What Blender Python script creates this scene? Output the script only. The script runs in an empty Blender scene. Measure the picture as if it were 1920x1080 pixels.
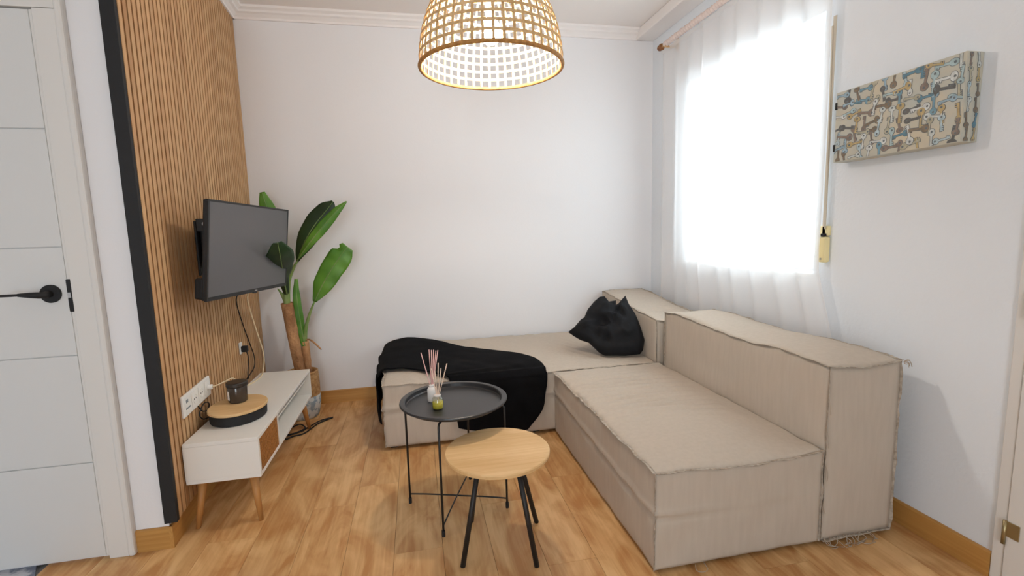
import bpy, bmesh, math, random
from mathutils import Vector, Matrix, noise

# ------------------------------------------------------------------ camera
sc = bpy.context.scene
col = sc.collection
cam_data = bpy.data.cameras.new('camera')
cam_data.sensor_width = 36.0
cam_data.lens = 892.23 / 1920.0 * 36.0
cam_data.clip_start = 0.02
cam = bpy.data.objects.new('camera', cam_data)
col.objects.link(cam)
_r = Vector((0.97954209, -0.19934798, -0.02752581))
_u = Vector((0.05147376, 0.11596482, 0.99191865))
_f = Vector((0.19454496, 0.97304293, -0.12385361))
cam.matrix_world = Matrix(((_r.x, _u.x, -_f.x, 0.0), (_r.y, _u.y, -_f.y, 0.0), (_r.z, _u.z, -_f.z, 1.243), (0, 0, 0, 1)))
sc.camera = cam

# ------------------------------------------------------------------ world and exposure
SKY = 7.6
world = bpy.data.worlds.new('world')
sc.world = world
world.use_nodes = True
bg = world.node_tree.nodes['Background']
bg.inputs['Color'].default_value = (0.84, 0.93, 1.0, 1)
bg.inputs['Strength'].default_value = SKY
sc.view_settings.view_transform = 'Standard'
sc.view_settings.look = 'None'
sc.view_settings.gamma = 1.0
sc.view_settings.use_curve_mapping = False
sc.view_settings.exposure = 0.0
sc.cycles.max_bounces = 10
sc.cycles.diffuse_bounces = 6
sc.cycles.transparent_max_bounces = 24
sc.cycles.sample_clamp_indirect = 6.0


def portal(name, loc, direction, sx, sy):
    """guides the sampling of the sky through an opening; gives off no light itself"""
    l = bpy.data.lights.new(name, 'AREA')
    l.shape = 'RECTANGLE'
    l.size, l.size_y = sx, sy
    l.cycles.is_portal = True
    o = bpy.data.objects.new(name, l)
    col.objects.link(o)
    o.location = loc
    o.rotation_euler = Vector(direction).to_track_quat('-Z', 'Y').to_euler()
    return o


portal('window_portal', (2.16, 2.53, 1.58), (-1, 0, 0), 1.3, 1.3)
portal('rear_portal', (-0.75, -2.85, 1.05), (0, 1, 0), 1.4, 2.1)

# ------------------------------------------------------------------ materials
MATS = {}


def lin(c):
    return tuple((x / 12.92 if x <= 0.04045 else ((x + 0.055) / 1.055) ** 2.4) for x in (v / 255.0 for v in c))


def mat(name, rgb, rough=0.6, metal=0.0, spec=0.5, var=0.0, vscale=8.0, stretch=(1, 1, 1), bump=0.0, bscale=200.0,
        bstretch=(1, 1, 1), rgb2=None, rnd=0.0, coat=0.0, sheen=0.0, detail=4.0, ramp=(0.35, 0.65), bdist=0.002):
    if name in MATS:
        return MATS[name]
    m = bpy.data.materials.new(name)
    m.use_nodes = True
    nt = m.node_tree
    N, L = nt.nodes, nt.links
    b = N['Principled BSDF']
    c = lin(rgb)
    b.inputs['Base Color'].default_value = (*c, 1)
    b.inputs['Roughness'].default_value = rough
    b.inputs['Metallic'].default_value = metal
    b.inputs['Specular IOR Level'].default_value = spec
    b.inputs['Coat Weight'].default_value = coat
    b.inputs['Sheen Weight'].default_value = sheen
    tc = N.new('ShaderNodeTexCoord')
    out = None
    if rgb2 is not None or var > 0:
        c2 = lin(rgb2) if rgb2 is not None else tuple(max(0, x * (1 - var)) for x in c)
        mp = N.new('ShaderNodeMapping')
        mp.inputs['Scale'].default_value = stretch
        L.new(tc.outputs['Object'], mp.inputs['Vector'])
        if rnd > 0:
            oi = N.new('ShaderNodeObjectInfo')
            mu = N.new('ShaderNodeMath'); mu.operation = 'MULTIPLY'; mu.inputs[1].default_value = 37.0
            L.new(oi.outputs['Random'], mu.inputs[0])
            L.new(mu.outputs[0], mp.inputs['Location'])
        nz = N.new('ShaderNodeTexNoise')
        nz.inputs['Scale'].default_value = vscale
        nz.inputs['Detail'].default_value = detail
        L.new(mp.outputs[0], nz.inputs['Vector'])
        rp = N.new('ShaderNodeValToRGB')
        rp.color_ramp.elements[0].position = ramp[0]
        rp.color_ramp.elements[1].position = ramp[1]
        rp.color_ramp.elements[0].color = (*c, 1)
        rp.color_ramp.elements[1].color = (*c2, 1)
        L.new(nz.outputs['Fac'], rp.inputs['Fac'])
        out = rp.outputs['Color']
    if rnd > 0:
        oi2 = N.new('ShaderNodeObjectInfo')
        mr = N.new('ShaderNodeMapRange')
        mr.inputs['To Min'].default_value = 1 - rnd
        mr.inputs['To Max'].default_value = 1 + rnd
        L.new(oi2.outputs['Random'], mr.inputs['Value'])
        hs = N.new('ShaderNodeHueSaturation')
        L.new(mr.outputs[0], hs.inputs['Value'])
        if out is not None:
            L.new(out, hs.inputs['Color'])
        else:
            hs.inputs['Color'].default_value = (*c, 1)
        out = hs.outputs['Color']
    if out is not None:
        L.new(out, b.inputs['Base Color'])
    if bump > 0:
        mp2 = N.new('ShaderNodeMapping')
        mp2.inputs['Scale'].default_value = bstretch
        L.new(tc.outputs['Object'], mp2.inputs['Vector'])
        n2 = N.new('ShaderNodeTexNoise')
        n2.inputs['Scale'].default_value = bscale
        n2.inputs['Detail'].default_value = 3.0
        L.new(mp2.outputs[0], n2.inputs['Vector'])
        bp = N.new('ShaderNodeBump')
        bp.inputs['Strength'].default_value = bump
        bp.inputs['Distance'].default_value = bdist
        L.new(n2.outputs['Fac'], bp.inputs['Height'])
        L.new(bp.outputs[0], b.inputs['Normal'])
    MATS[name] = m
    return m


def mat_wood(name, rgb, rgb2, rough, axis=1, rnd=0.12, scale=3.0, knots=None, spec=0.4, coat=0.0):
    """wood with grain running along one axis of the object"""
    m = bpy.data.materials.new(name)
    m.use_nodes = True
    N, L = m.node_tree.nodes, m.node_tree.links
    b = N['Principled BSDF']
    b.inputs['Roughness'].default_value = rough
    b.inputs['Specular IOR Level'].default_value = spec
    b.inputs['Coat Weight'].default_value = coat
    tc = N.new('ShaderNodeTexCoord')
    oi = N.new('ShaderNodeObjectInfo')
    mu = N.new('ShaderNodeMath'); mu.operation = 'MULTIPLY'; mu.inputs[1].default_value = 53.0
    L.new(oi.outputs['Random'], mu.inputs[0])

    def nz(stretch_along, across, detail, dist=0.0):
        mp = N.new('ShaderNodeMapping')
        s = [across] * 3
        s[axis] = stretch_along
        mp.inputs['Scale'].default_value = s
        L.new(tc.outputs['Object'], mp.inputs['Vector'])
        L.new(mu.outputs[0], mp.inputs['Location'])
        n = N.new('ShaderNodeTexNoise')
        n.inputs['Scale'].default_value = scale
        n.inputs['Detail'].default_value = detail
        n.inputs['Distortion'].default_value = dist
        L.new(mp.outputs[0], n.inputs['Vector'])
        return n.outputs['Fac']
    broad = nz(*(knots or (0.45, 2.2)), 4.0, 1.6 if knots else 0.6)
    fine = nz(0.8, 26.0, 4.0, 0.3)
    mix = N.new('ShaderNodeMath'); mix.operation = 'MULTIPLY_ADD'; mix.inputs[1].default_value = 0.28 if knots else 0.45
    L.new(fine, mix.inputs[0])
    sc2 = N.new('ShaderNodeMath'); sc2.operation = 'MULTIPLY'; sc2.inputs[1].default_value = 0.78 if knots else 0.6
    L.new(broad, sc2.inputs[0])
    L.new(sc2.outputs[0], mix.inputs[2])
    rp = N.new('ShaderNodeValToRGB')
    e = rp.color_ramp.elements
    e[0].position, e[1].position = 0.40, 0.66
    e[0].color = (*lin(rgb), 1)
    e[1].color = (*lin(rgb2), 1)
    L.new(mix.outputs[0], rp.inputs['Fac'])
    mr = N.new('ShaderNodeMapRange')
    mr.inputs['To Min'].default_value = 1 - rnd
    mr.inputs['To Max'].default_value = 1 + rnd
    L.new(oi.outputs['Random'], mr.inputs['Value'])
    hs = N.new('ShaderNodeHueSaturation')
    L.new(mr.outputs[0], hs.inputs['Value'])
    L.new(rp.outputs['Color'], hs.inputs['Color'])
    L.new(hs.outputs['Color'], b.inputs['Base Color'])
    MATS[name] = m
    return m


def mat_emit(name, rgb, strength):
    m = bpy.data.materials.new(name)
    m.use_nodes = True
    b = m.node_tree.nodes['Principled BSDF']
    b.inputs['Base Color'].default_value = (*lin(rgb), 1)
    b.inputs['Emission Color'].default_value = (*lin(rgb), 1)
    b.inputs['Emission Strength'].default_value = strength
    MATS[name] = m
    return m


def mat_thin_glass(name, tint, gloss=0.08):
    m = bpy.data.materials.new(name)
    m.use_nodes = True
    N, L = m.node_tree.nodes, m.node_tree.links
    N.remove(N['Principled BSDF'])
    t = N.new('ShaderNodeBsdfTransparent')
    t.inputs['Color'].default_value = (*tint, 1)
    g = N.new('ShaderNodeBsdfGlossy')
    g.inputs['Roughness'].default_value = 0.03
    mx = N.new('ShaderNodeMixShader')
    mx.inputs[0].default_value = gloss
    L.new(t.outputs[0], mx.inputs[1])
    L.new(g.outputs[0], mx.inputs[2])
    L.new(mx.outputs[0], N['Material Output'].inputs['Surface'])
    MATS[name] = m
    return m


def mat_sheer(name):
    m = bpy.data.materials.new(name)
    m.use_nodes = True
    N, L = m.node_tree.nodes, m.node_tree.links
    N.remove(N['Principled BSDF'])
    tr = N.new('ShaderNodeBsdfTransparent')
    tl = N.new('ShaderNodeBsdfTranslucent')
    tl.inputs['Color'].default_value = (0.97, 0.955, 0.945, 1)
    df = N.new('ShaderNodeBsdfDiffuse')
    df.inputs['Color'].default_value = (0.97, 0.955, 0.945, 1)
    m1 = N.new('ShaderNodeMixShader'); m1.inputs[0].default_value = 0.5
    L.new(tl.outputs[0], m1.inputs[1]); L.new(df.outputs[0], m1.inputs[2])
    m2 = N.new('ShaderNodeMixShader'); m2.inputs[0].default_value = 0.62
    L.new(tr.outputs[0], m2.inputs[1]); L.new(m1.outputs[0], m2.inputs[2])
    L.new(m2.outputs[0], N['Material Output'].inputs['Surface'])
    MATS[name] = m
    return m


M_wall = mat('white_plaster', (232, 232, 234), 0.85, bump=0.12, bscale=90, bdist=0.003)
M_wall_r = mat('stippled_plaster', (229, 235, 241), 0.8, bump=0.35, bscale=60, bdist=0.004)
M_ceil = mat('ceiling_paint', (233, 227, 223), 0.9)
M_corn = mat('cornice_paint', (238, 234, 232), 0.7)
M_door = mat('white_lacquer', (214, 215, 214), 0.45)
M_casing = mat('casing_lacquer', (220, 218, 214), 0.5)
M_floor = mat_wood('oak_laminate', (224, 184, 130), (188, 136, 82), 0.36, axis=1, rnd=0.06, spec=0.35, knots=(0.9, 2.6))
M_base = mat_wood('oak_skirting', (196, 148, 82), (172, 122, 62), 0.45, axis=0, rnd=0.05)
M_base_y = mat_wood('oak_skirting_side', (196, 148, 82), (172, 122, 62), 0.45, axis=1, rnd=0.05)
M_slat = mat_wood('slat_oak', (206, 168, 124), (178, 136, 94), 0.6, axis=2, rnd=0.06)
M_slatback = mat('slat_backing', (118, 84, 54), 0.9, var=0.3, vscale=20)
M_black = mat('black_metal', (24, 24, 25), 0.5)
M_blackmatt = mat('black_matt', (22, 22, 24), 0.7)
M_white = mat('stand_white', (232, 230, 224), 0.45)
M_screen = mat('screen', (84, 84, 87), 0.38, spec=0.5)
M_fabric = mat('linen_fabric', (192, 181, 167), 0.92, rgb2=(187, 176, 162), vscale=9.0, stretch=(6, 6, 0.8), bump=0.12, bscale=300, bdist=0.001, detail=6.0)
M_seam = mat('linen_raw_edge', (188, 177, 163), 0.95, rgb2=(150, 138, 123), vscale=60, bump=0.5, bscale=500)
M_thread = mat('linen_thread', (176, 162, 145), 0.95)
M_throw = mat('black_fleece', (7, 7, 9), 0.95, rgb2=(12, 12, 15), vscale=9, bump=0.4, bscale=300, spec=0.15)
M_pillow = mat('black_cotton', (17, 18, 21), 0.8, rgb2=(25, 26, 30), vscale=7, bump=0.3, bscale=300, spec=0.25)
M_tray = mat('tray_black', (44, 44, 46), 0.36, spec=0.5)
M_tabletop = mat_wood('table_oak', (226, 192, 142), (208, 168, 114), 0.5, axis=0, rnd=0.03, scale=4.0)
M_leg = mat_wood('leg_beech', (188, 136, 78), (160, 108, 58), 0.5, axis=2)
M_rattan = mat('rattan_panel', (178, 122, 62), 0.7, rgb2=(140, 90, 40), vscale=120, bump=0.6, bscale=160)
M_cane = mat('woven_cane', (222, 192, 146), 0.7, rgb2=(200, 162, 110), vscale=60)
M_rim = mat('cane_rim', (196, 146, 82), 0.7, rgb2=(160, 112, 58), vscale=50, bump=0.5, bscale=150)
M_leaf = mat('leaf_green', (62, 112, 34), 0.45, rgb2=(92, 142, 44), vscale=6, stretch=(1, 1, 1))
M_leaf_shade = mat('leaf_shaded', (24, 48, 24), 0.5, rgb2=(36, 66, 32), vscale=6)  # leaf green with the shade put into the colour
M_stem = mat('stem_green', (98, 132, 62), 0.5, rgb2=(134, 152, 92), vscale=12)
M_trunk = mat('trunk_fibre', (204, 156, 110), 0.9, rgb2=(134, 92, 58), vscale=14, stretch=(1, 1, 0.35), bump=0.8, bscale=60, bdist=0.01)
M_basket = mat('seagrass', (196, 156, 106), 0.9, rgb2=(158, 116, 72), vscale=40, bump=0.6, bscale=90, bdist=0.006)
M_basketw = mat('painted_seagrass', (206, 208, 206), 0.9, rgb2=(146, 160, 172), vscale=28, bump=0.6, bscale=90, bdist=0.006, ramp=(0.48, 0.56))
M_soil = mat('potting_soil', (50, 38, 28), 1.0, var=0.5, vscale=60)
M_plastic = mat('white_plastic', (236, 236, 232), 0.4)
M_grey = mat('grey_marking', (120, 132, 140), 0.6)
M_cream = mat('cream_cable', (226, 208, 172), 0.5)
M_strap = mat('strap_tape', (206, 196, 178), 0.8)
M_winder = mat('winder_plastic', (240, 226, 172), 0.45)
M_steel = mat('steel', (190, 190, 190), 0.3, metal=1.0)
M_brass = mat('brass', (166, 150, 112), 0.35, metal=0.8)
M_sheer = mat_sheer('sheer_voile')
M_sleeve = mat('voile_sleeve', (222, 206, 200), 0.9)
M_rod = mat('pine_rod', (206, 166, 118), 0.5)
M_finial = mat('walnut_finial', (150, 98, 52), 0.5, rgb2=(110, 68, 36), vscale=60)
M_glass = mat_thin_glass('window_glass', (0.95, 0.97, 0.97))
M_frame = mat('window_frame_white', (236, 236, 234), 0.4)
M_smoke = mat('smoked_glass', (66, 57, 51), 0.12, spec=0.6)
M_clear = mat_thin_glass('clear_glass', (0.93, 0.95, 0.92), 0.12)
M_oil = mat('yellow_oil', (206, 190, 60), 0.15)
M_reed = mat('pink_reed', (226, 182, 176), 0.8)
M_reedw = mat('pale_reed', (230, 206, 186), 0.8)
M_label = mat('paper_label', (230, 224, 218), 0.7)
M_bulb = mat_emit('bulb_glow', (255, 249, 241), 300.0)
M_tile = mat('hydraulic_tile', (198, 200, 206), 0.4, rgb2=(120, 128, 146), vscale=14, ramp=(0.46, 0.54))
M_grout = mat('grout', (150, 148, 146), 0.9)

# ------------------------------------------------------------------ helpers


def tag(o, label=None, cat=None, group=None, kind=None):
    if label: o['label'] = label
    if cat: o['category'] = cat
    if group: o['group'] = group
    if kind: o['kind'] = kind
    return o


def thing(name, label, cat, loc, group=None):
    o = bpy.data.objects.new(name, None)
    o.empty_display_size = 0.05
    col.objects.link(o)
    o.location = loc
    return tag(o, label, cat, group)


def attach(o, parent):
    if parent is not None:
        o.parent = parent
        if parent.parent is None:
            o.matrix_parent_inverse = Matrix.Translation(-Vector(parent.location))
    return o


class G:
    def __init__(s):
        s.v, s.f = [], []

    def add(s, vs, fs):
        n = len(s.v)
        s.v += [tuple(v) for v in vs]
        s.f += [tuple(i + n for i in f) for f in fs]
        return s

    def box(s, x0, x1, y0, y1, z0, z1):
        vs = [(x, y, z) for z in (z0, z1) for y in (y0, y1) for x in (x0, x1)]
        return s.add(vs, [(0, 2, 3, 1), (4, 5, 7, 6), (0, 1, 5, 4), (2, 6, 7, 3), (0, 4, 6, 2), (1, 3, 7, 5)])

    def obox(s, o, a, b, c, a0, a1, b0, b1, c0, c1):
        """box in the frame o + a*i + b*j + c*k"""
        o, a, b, c = map(Vector, (o, a, b, c))
        vs = [o + a * x + b * y + c * z for z in (c0, c1) for y in (b0, b1) for x in (a0, a1)]
        return s.add(vs, [(0, 2, 3, 1), (4, 5, 7, 6), (0, 1, 5, 4), (2, 6, 7, 3), (0, 4, 6, 2), (1, 3, 7, 5)])

    def prism(s, pts, z0, z1):
        n = len(pts)
        vs = [(p[0], p[1], z0) for p in pts] + [(p[0], p[1], z1) for p in pts]
        fs = [tuple(reversed(range(n))), tuple(range(n, 2 * n))]
        fs += [(i, (i + 1) % n, n + (i + 1) % n, n + i) for i in range(n)]
        return s.add(vs, fs)

    def tube(s, pts, r, n=8, caps=True):
        pts = [Vector(p) for p in pts]
        rs = r if isinstance(r, (list, tuple)) else [r] * len(pts)
        ref = None
        vs, fs = [], []
        for i, p in enumerate(pts):
            d = (pts[min(i + 1, len(pts) - 1)] - pts[max(i - 1, 0)])
            if d.length < 1e-9: d = Vector((0, 0, 1))
            d.normalize()
            if ref is None:
                ref = d.orthogonal().normalized()
            else:
                ref = (ref - d * ref.dot(d))
                ref = ref.normalized() if ref.length > 1e-6 else d.orthogonal().normalized()
            e = d.cross(ref)
            for k in range(n):
                t = 2 * math.pi * k / n
                vs.append(p + (ref * math.cos(t) + e * math.sin(t)) * rs[i])
        for i in range(len(pts) - 1):
            for k in range(n):
                a, b = i * n + k, i * n + (k + 1) % n
                fs.append((a, b, b + n, a + n))
        if caps:
            fs.append(tuple(reversed(range(n))))
            fs.append(tuple(range((len(pts) - 1) * n, len(pts) * n)))
        return s.add(vs, fs)

    def lathe(s, prof, c, n=32, sx=1.0, sy=1.0, close=True):
        """prof: list of (radius, z) from one end to the other"""
        vs, fs = [], []
        for r, z in prof:
            for k in range(n):
                t = 2 * math.pi * k / n
                vs.append((c[0] + r * sx * math.cos(t), c[1] + r * sy * math.sin(t), c[2] + z))
        for i in range(len(prof) - 1):
            for k in range(n):
                a, b = i * n + k, i * n + (k + 1) % n
                fs.append((a, b, b + n, a + n))
        if close:
            fs.append(tuple(reversed(range(n))))
            m = (len(prof) - 1) * n
            fs.append(tuple(range(m, m + n)))
        return s.add(vs, fs)

    def grid(s, rows, closed=False):
        nu, nv = len(rows), len(rows[0])
        vs = [p for r in rows for p in r]
        fs = [(i * nv + j, i * nv + j + 1, (i + 1) * nv + j + 1, (i + 1) * nv + j) for i in range(nu - 1) for j in range(nv - 1)]
        return s.add(vs, fs)

    def build(s, name, m, parent=None, smooth=False, bevel=0.0, solid=0.0, fix=True, subsurf=0):
        me = bpy.data.meshes.new(name)
        me.from_pydata(s.v, [], s.f)
        me.validate()
        if fix:
            b = bmesh.new(); b.from_mesh(me)
            bmesh.ops.recalc_face_normals(b, faces=b.faces)
            b.to_mesh(me); b.free()
        me.materials.append(m)
        if smooth:
            me.polygons.foreach_set('use_smooth', [True] * len(me.polygons))
        o = bpy.data.objects.new(name, me)
        col.objects.link(o)
        if solid:
            md = o.modifiers.new('thickness', 'SOLIDIFY'); md.thickness = solid; md.offset = 0
        if bevel:
            md = o.modifiers.new('bevel', 'BEVEL'); md.width = bevel; md.segments = 2; md.limit_method = 'ANGLE'
        if subsurf:
            md = o.modifiers.new('smooth', 'SUBSURF'); md.levels = subsurf; md.render_levels = subsurf
        return attach(o, parent)


def catmull(pts, n):
    """n points along a smooth curve through pts"""
    P = [Vector(p) for p in pts]
    out = []
    m = len(P) - 1
    for i in range(n):
        t = i / (n - 1) * m
        k = min(int(t), m - 1)
        u = t - k
        p0, p1, p2, p3 = P[max(k - 1, 0)], P[k], P[k + 1], P[min(k + 2, m)]
        out.append(0.5 * ((2 * p1) + (p2 - p0) * u + (2 * p0 - 5 * p1 + 4 * p2 - p3) * u * u + (3 * p1 - p0 - 3 * p2 + p3) * u ** 3))
    return out


def nzv(x, y, z=0.0):
    return noise.noise(Vector((x, y, z)))


# ------------------------------------------------------------------ setting
YB, XR, ZC, CEIL = 3.607, 1.895, 2.655, 2.725
YD = 2.035                                   # plane of the wall with the door
P0 = Vector((-0.990, 2.02, 0)); P1 = Vector((-1.095, YB, 0))       # face of the slats, front to back
T = (P1 - P0).normalized(); NW = Vector((T.y, -T.x, 0)); LW = (P1 - P0).length
Z = Vector((0, 0, 1))


def wl(s, off=0.0, z=0.0):
    """point on the left wall: s metres from its front edge, off metres in front of the slat face"""
    return P0 + T * s + NW * off + Z * z


floor = tag(G().box(-2.6, XR + 0.2, -2.8, YB + 0.2, -0.12, -0.012).build('floor', M_grout), kind='structure')
random.seed(3)
PW, PL = 0.188, 1.28
pl = {}
x = -1.458
ci = 0
while x < XR - 0.005:
    w = min(PW, XR - x)
    y = -2.8 - [0.0, 0.55, 0.95, 0.3, 0.75, 0.15][ci % 6]
    while y < YB - 0.01:
        a, b = max(y, -2.8), min(y + PL, YB)
        if b - a > 0.02:
            key = (round(w, 4), round(b - a, 4))
            if key not in pl:
                o = G().box(0.0004, w - 0.0004, 0.0004, b - a - 0.0004, -0.012, 0).build('plank', M_floor, bevel=0.0008)
                pl[key] = o
            else:
                o = pl[key].copy(); col.objects.link(o)
            o.parent = floor
            o.location = (x, a, 0)
        y += PL
    x += PW
    ci += 1
# hexagonal cement tiles of the next room beside the planks
hx = None
HR = 0.115
for i in range(5):
    for j in range(9):
        cx = -1.458 - HR * 1.02 - i * HR * 1.5 * 1.01
        cy = 1.965 - j * HR * math.sqrt(3) * 1.01 + (HR * 0.87 if i % 2 else 0)
        if cy > YD + 0.02: continue
        if hx is None:
            hx = G().prism([(HR * math.cos(k * math.pi / 3), HR * math.sin(k * math.pi / 3)) for k in range(6)], -0.012, -0.0005).build('tile', M_tile)
            o = hx
        else:
            o = hx.copy(); col.objects.link(o)
        o.parent = floor
        o.location = (cx, cy, 0)

tag(G().box(-1.35, XR + 0.2, YB, YB + 0.15, 0, CEIL).build('wall_back', M_wall), kind='structure')
# right wall with the window opening
WY0, WY1, WZ0, WZ1 = 1.975, 3.09, 0.985, 2.19
g = G()
ys = [-2.8, WY0, WY1, YB]; zs = [0, WZ0, WZ1, CEIL]
X1 = XR + 0.2
for i in range(3):
    for j in range(3):
        if i == 1 and j == 1: continue
        for X in (XR, X1):
            g.add([(X, ys[i], zs[j]), (X, ys[i + 1], zs[j]), (X, ys[i + 1], zs[j + 1]), (X, ys[i], zs[j + 1])], [(0, 1, 2, 3)])
for a, b in (((WY0, WZ0), (WY1, WZ0)), ((WY1, WZ0), (WY1, WZ1)), ((WY1, WZ1), (WY0, WZ1)), ((WY0, WZ1), (WY0, WZ0)),
             ((-2.8, 0), (YB, 0)), ((YB, 0), (YB, CEIL)), ((YB, CEIL), (-2.8, CEIL)), ((-2.8, CEIL), (-2.8, 0))):
    g.add([(XR, *a), (XR, *b), (X1, *b), (X1, *a)], [(0, 1, 2, 3)])
tag(g.build('wall_right', M_wall_r), kind='structure')
# slanting left wall behind the slats
q0, q1 = wl(0.012, -0.038), wl(LW, -0.038)
tag(G().prism([(q0.x, q0.y), (q1.x, YB), (-1.32, YB), (-1.32, YD)], 0, CEIL).build('wall_left', M_wall), kind='structure')
tag(G().box(-2.6, q0.x - 0.0005, YD, YD + 0.15, 0, CEIL).build('wall_door_side', M_wall), kind='structure')
tag(G().box(-2.75, -2.6, -2.8, YD + 0.15, 0, CEIL).build('wall_far_left', M_wall), kind='structure')
tag(G().box(-2.75, XR + 0.2, -2.8, YB + 0.15, CEIL, CEIL + 0.12).build('ceiling', M_ceil), kind='structure')
# rear wall behind the camera, its unseen opening added to let in fill light
tag(G().box(-2.6, -1.45, -2.9, -2.78, 0, CEIL).box(-0.05, XR, -2.9, -2.78, 0, CEIL).box(-1.45, -0.05, -2.9, -2.78, 2.1, CEIL).build('wall_rear', M_wall), kind='structure')

# cornices: profile (distance from wall, height)
prof = [(0, ZC), (0.014, ZC), (0.016, ZC + 0.012), (0.034, ZC + 0.028), (0.050, ZC + 0.034), (0.052, ZC + 0.046), (0.072, ZC + 0.056), (0.075, CEIL), (0, CEIL)]


def extrude(pro, o0, o1, nrm):
    o0, o1, nrm = Vector(o0), Vector(o1), Vector(nrm)
    n = len(pro)
    vs = [o0 + nrm * d + Z * z for d, z in pro] + [o1 + nrm * d + Z * z for d, z in pro]
    return G().add(vs, [(i, (i + 1) % n, n + (i + 1) % n, n + i) for i in range(n)] + [tuple(range(n)), tuple(range(2 * n - 1, n - 1, -1))])


tag(extrude(prof, wl(-0.012, -0.004), wl(LW, -0.004), NW).build('trim_1', M_corn), kind='structure')
tag(extrude(prof, (-1.10, YB, 0), (1.80, YB, 0), (0, -1, 0)).build('trim_2', M_corn), kind='structure')
tag(G().box(1.747, XR, -2.7, YB, ZC, CEIL).build('trim_3', M_corn, bevel=0.006), kind='structure')
# skirting boards
bprof = [(0, 0), (0.013, 0), (0.013, 0.088), (0.009, 0.093), (0, 0.093)]
tag(extrude(bprof, (-1.09, YB, 0), (XR, YB, 0), (0, -1, 0)).build('baseboard_back', M_base), kind='structure')
tag(extrude(bprof, (XR, YB - 0.014, 0), (XR, 1.158, 0), (-1, 0, 0)).build('baseboard_right', M_base_y), kind='structure')
tag(extrude(bprof, wl(0.004, -0.038), wl(LW - 0.014, -0.038), NW).build('baseboard_left', M_base_y), kind='structure')
tag(extrude(bprof, (-1.147, YD, 0), (q0.x + 0.012, YD, 0), (0, -1, 0)).build('baseboard_door_side', M_base), kind='structure')

# ------------------------------------------------------------------ left door
d1 = tag(bpy.data.objects.new('door_1', None), kind='structure'); col.objects.link(d1); d1.location = (-1.65, YD, 0)
DX0, DX1 = -2.05, -1.2405
G().box(DX0, DX1, 2.022, YD, 0.012, 2.032).build('leaf_core', M_door, d1)
zz = [0.012, 0.399, 0.82, 1.222, 1.636, 2.032]
for a, b in zip(zz[:-1], zz[1:]):
    G().box(DX0, DX1 - 0.012, 2.016, 2.0225, a + 0.0015, b - 0.0015).build('leaf_panel', M_door, d1, bevel=0.002)
G().box(DX1 - 0.0118, DX1, 2.017, 2.0225, 0.012, 2.032).build('leaf_edge', M_casing, d1, bevel=0.004)
G().box(-1.2385, -1.172, 2.010, YD, 0, 2.034).build('door_jamb', M_casing, d1, bevel=0.002)
G().box(-1.172, -1.147, 2.004, YD, 0, 2.14).build('door_moulding', M_casing, d1, bevel=0.008)
G().box(-2.10, -1.172, 2.010, YD, 2.036, 2.115).build('door_head', M_casing, d1, bevel=0.002)
G().box(-2.12, -1.1725, 2.004, YD, 2.116, 2.14).build('door_moulding', M_casing, d1, bevel=0.006)
G().box(-2.12, -2.052, 2.010, YD, 0, 2.034).build('door_jamb', M_casing, d1, bevel=0.002)
h = tag(G().tube([(-1.305, 2.017, 1.054), (-1.305, 2.007, 1.054)], 0.033, 32).build('door_handle', M_blackmatt, d1, bevel=0.002), 'black round rose and straight lever')
G().tube([(-1.305, 2.007, 1.054), (-1.303, 1.972, 1.054), (-1.310, 1.962, 1.055), (-1.335, 1.960, 1.057), (-1.37, 1.960, 1.059)], [0.012, 0.012, 0.0115, 0.010, 0.006], 12).build('lever_neck', M_blackmatt, h, smooth=True)
G().box(-1.425, -1.335, 1.954, 1.966, 1.0545, 1.0635).build('lever', M_blackmatt, h, bevel=0.003)
lp = tag(G().box(-1.2525, -1.2375, 2.0085, 2.0165, 0.985, 1.105).build('strike_plate', M_blackmatt, d1, bevel=0.003), 'black latch plate on the door edge')
G().box(-1.250, -1.240, 2.006, 2.0086, 1.037, 1.056).build('latch', M_steel, lp)

# right door at the picture's edge
d2 = tag(bpy.data.objects.new('door_2', None), kind='structure'); col.objects.link(d2); d2.location = (XR, 0.75, 0)
G().box(XR - 0.014, XR, 1.122, 1.156, 0, 2.1).build('door_jamb', M_casing, d2, bevel=0.003)
G().box(XR - 0.014, XR, 0.20, 0.26, 0, 2.1).build('door_jamb', M_casing, d2, bevel=0.003)
G().box(XR - 0.014, XR, 0.20, 1.156, 2.1005, 2.16).build('door_head', M_casing, d2, bevel=0.003)
G().box(XR - 0.020, XR, 0.262, 1.119, 0.01, 2.098).build('leaf', M_casing, d2, bevel=0.003)
for z in (0.185, 0.945):
    hg = tag(G().box(XR - 0.024, XR - 0.020, 1.082, 1.116, z, z + 0.052).build('hinge', M_brass, d2, bevel=0.001), 'small square brass hinge')
    G().tube([(XR - 0.024, 1.121, z - 0.030), (XR - 0.024, 1.121, z + 0.052)], 0.006, 10).build('hinge_pin', M_brass, hg, smooth=True)

# ------------------------------------------------------------------ window
w1 = tag(bpy.data.objects.new('window_1', None), kind='structure'); col.objects.link(w1); w1.location = (2.05, 2.53, WZ0)
fx0, fx1 = 2.03, 2.075


def frame(y0, y1, z0, z1, t, xa, xb, nm, par):
    for a in ((y0, y1, z0, z0 + t), (y0, y1, z1 - t, z1), (y0, y0 + t, z0 + t, z1 - t), (y1 - t, y1, z0 + t, z1 - t)):
        G().box(xa, xb, a[0], a[1], a[2], a[3]).build(nm, M_frame, par, bevel=0.003)


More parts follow.
